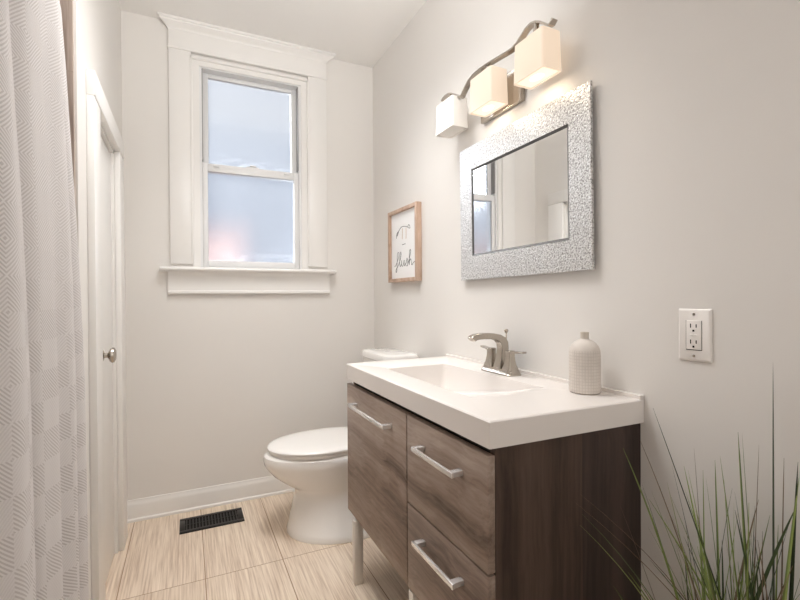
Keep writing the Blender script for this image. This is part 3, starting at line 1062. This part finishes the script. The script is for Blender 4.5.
fr.box(-0.0069, -0.0064, OY - 0.018, OY + 0.018, OZ - 0.0350, OZ - 0.0336)
fr.build('face_gap', M_DARK, ot, smooth=False)
sl = MB()
for zc in (0.0185, -0.0185):
    for sy, hh in ((-1, 0.0038), (1, 0.0048)):
        sl.box(-0.0089, -0.0080, OY + sy * 0.0064 - 0.0011, OY + sy * 0.0064 + 0.0011, OZ + zc + 0.003 - hh, OZ + zc + 0.003 + hh)
    sl.box(-0.0089, -0.0080, OY - 0.0024, OY + 0.0024, OZ + zc - 0.0105, OZ + zc - 0.0060, 0.0008)
sl.build('slots', M_DARK, fc, smooth=False)
MB().box(-0.0092, -0.0080, OY - 0.008, OY - 0.001, OZ - 0.0020, OZ + 0.0020, 0.0004).box(-0.0092, -0.0080, OY + 0.001, OY + 0.008, OZ - 0.0020, OZ + 0.0020, 0.0004).build('test_button', M_PLATE, fc)
for sz in (-1, 1):
    MB().tube([(-0.0060, OY, OZ + sz * 0.0482), (-0.0074, OY, OZ + sz * 0.0482)], 0.0030, 14).build('screw', M_NICKEL, ot)

# ------------------------------------------------------------------ floor register
VX0, VX1, VY0, VY1 = -1.108, -0.813, -0.252, -0.098
vn = thing('floor_register', 'black metal floor register with slots, set in the tile by the back wall', 'floor vent', ((VX0 + VX1) / 2, (VY0 + VY1) / 2, 0))
m = MB()
b_ = 0.024
m.box(VX0, VX1, VY0, VY0 + b_, 0.0002, 0.006, 0.0015).box(VX0, VX1, VY1 - b_, VY1, 0.0002, 0.006, 0.0015)
m.box(VX0, VX0 + b_, VY0 + b_, VY1 - b_, 0.0002, 0.006, 0.0015).box(VX1 - b_, VX1, VY0 + b_, VY1 - b_, 0.0002, 0.006, 0.0015)
m.build('rim', M_BLACK, vn)
m = MB()
ns = 17
for i in range(ns):
    x = VX0 + b_ + (VX1 - VX0 - 2 * b_) * (i + 0.5) / ns
    m.box(x - 0.0028, x + 0.0028, VY0 + b_, VY1 - b_, 0.0012, 0.0052)
m.box(VX0 + b_, VX1 - b_, (VY0 + VY1) / 2 - 0.003, (VY0 + VY1) / 2 + 0.003, 0.001, 0.005)
m.build('grille', M_BLACK, vn, smooth=False)
MB().box(VX0 + b_, VX1 - b_, VY0 + b_, VY1 - b_, 0.0002, 0.0010).build('duct_opening', M_DARK, vn, smooth=False)

# ------------------------------------------------------------------ potted grass
PX, PY = -0.105, -2.125
pg = thing('potted_grass', 'tall potted ornamental grass with thin green blades, on the floor at lower right', 'plant', (PX, PY, 0))
MB().lathe(PX, PY, [(0.060, 0.0), (0.066, 0.004), (0.085, 0.150), (0.088, 0.160), (0.081, 0.160), (0.078, 0.148), (0.01, 0.147)], 40).build('pot', M_POT, pg)
MB().lathe(PX, PY, [(0.076, 0.140), (0.078, 0.149), (0.05, 0.153), (0.005, 0.155)], 32).build('soil', M_SOIL, pg)


def ray(px, py):
    return (fwd + rt * ((px - 400) / FPX) - up * ((py - 300) / FPX))


def blade(m, base, tip, bend, w, flat=0.35, n=14):
    base, tip = Vector(base), Vector(tip)
    d = tip - base
    side = d.cross(Vector((random.uniform(-1, 1), random.uniform(-1, 1), 0.2))).normalized()
    hor = Vector((d.x, d.y, 0))
    rings = []
    for i in range(n + 1):
        t = i / n
        # blades leave the crown steeply and lean out with height
        p = base + Vector((d.x * t ** bend, d.y * t ** bend, d.z * (t if bend >= 1 else t)))
        ww = w * (0.55 + 0.45 * min(1, t * 4)) * (1 - t) ** 0.55 + 0.00025
        nn = d.cross(side).normalized()
        rings.append([p + side * ww, p + nn * ww * flat, p - side * ww, p - nn * ww * flat])
    m.loft(rings)


green, darkg, dry = MB(), MB(), MB()


def crown():
    a, r = random.uniform(0, 2 * math.pi), 0.072 * math.sqrt(random.random())
    return (PX + r * math.cos(a), PY + r * math.sin(a), 0.148)


# blades whose tips can be read in the photograph: (pixel of the tip, y of the tip, width, bend, set)
TIPS = [(773, 362, -2.08, 0.0056, 1.05, darkg), (653, 408, -2.02, 0.0016, 1.12, darkg), (623, 448, -1.98, 0.0026, 1.9, green), (738, 432, -2.02, 0.0030, 1.2, green),
        (742, 433, -2.05, 0.0026, 1.2, green), (759, 445, -2.02, 0.0018, 1.2, dry), (642, 484, -1.97, 0.0028, 1.7, darkg), (672, 466, -2.00, 0.0022, 1.6, darkg),
        (684, 466, -1.98, 0.0026, 1.4, green), (720, 456, -2.06, 0.0026, 1.25, green), (715, 460, -2.03, 0.0026, 1.3, green), (694, 448, -1.98, 0.0014, 1.4, dry),
        (582, 514, -2.08, 0.0032, 2.1, green), (580, 525, -2.05, 0.0026, 2.1, green), (580, 494, -2.00, 0.0013, 2.0, dry), (576, 503, -1.98, 0.0013, 2.0, dry), (628, 572, -2.0, 0.0026, 1.8, green),
        (667, 482, -2.04, 0.0022, 1.6, green), (665, 518, -1.97, 0.0018, 1.7, dry), (703, 470, -1.98, 0.0020, 1.4, green), (688, 470, -2.06, 0.0030, 1.5, green),
        (706, 478, -2.08, 0.0022, 1.4, green), (724, 480, -1.99, 0.0022, 1.3, green), (735, 510, -2.10, 0.0028, 1.3, darkg), (738, 512, -2.02, 0.0024, 1.2, green),
        (798, 462, -2.08, 0.0040, 1.5, darkg), (799, 478, -2.03, 0.0040, 1.5, green), (797, 505, -2.05, 0.0044, 1.5, darkg), (790, 520, -2.0, 0.0026, 1.4, darkg), (784, 458, -1.98, 0.0014, 1.4, dry),
        (770, 515, -2.02, 0.0030, 1.2, green), (756, 540, -2.05, 0.0030, 1.2, darkg), (640, 440, -2.0, 0.0013, 1.7, dry), (664, 500, -2.06, 0.0018, 1.6, dry), (697, 520, -2.1, 0.003, 1.5, green),
        (722, 540, -2.05, 0.003, 1.4, darkg), (745, 555, -2.02, 0.0032, 1.3, green), (676, 545, -2.06, 0.0028, 1.6, green), (650, 560, -2.04, 0.0024, 1.8, darkg)]
BASES = {(773, 362): 774, (653, 408): 800, (623, 448): 705, (738, 432): 758, (742, 433): 764, (582, 514): 700, (580, 525): 704, (642, 484): 712, (798, 462): 790, (799, 478): 770}
for px, py, ty, w, bend, grp in TIPS:
    d = ray(px, py)
    t = (ty - CAM.y) / d.y
    p = CAM + d * t
    if p.x > -0.012:
        t = (-0.012 - CAM.x) / d.x
        p = CAM + d * t
    q = BASES.get((px, py))
    b0 = crown()
    if q:
        d = ray(q, 808)
        b0 = CAM + d * ((0.148 - CAM.z) / d.z)
        v = Vector((b0.x - PX, b0.y - PY))
        if v.length > 0.072:
            v *= 0.072 / v.length
        b0 = (PX + v.x, PY + v.y, 0.148)
    blade(grp, b0, p, bend, w * 1.35)
for i in range(120):
    a = random.uniform(0, 2 * math.pi)
    out = random.uniform(0.02, 0.26)
    h = random.uniform(0.30, 0.64)
    tip = Vector((PX + out * math.cos(a), PY + out * math.sin(a), 0.15 + h * (1 - out * 0.9)))
    tip.x = min(tip.x, -0.012)
    blade(random.choice((green, green, darkg, dry)), crown(), tip, random.uniform(1.2, 2.0), random.uniform(0.0018, 0.0042))
green.build('foliage', M_BLADE, pg)
darkg.build('foliage', M_BLADED, pg)
dry.build('dry_stalk', M_DRY, pg)

for o in S.objects:
    if '_b' in o:
        del o['_b']
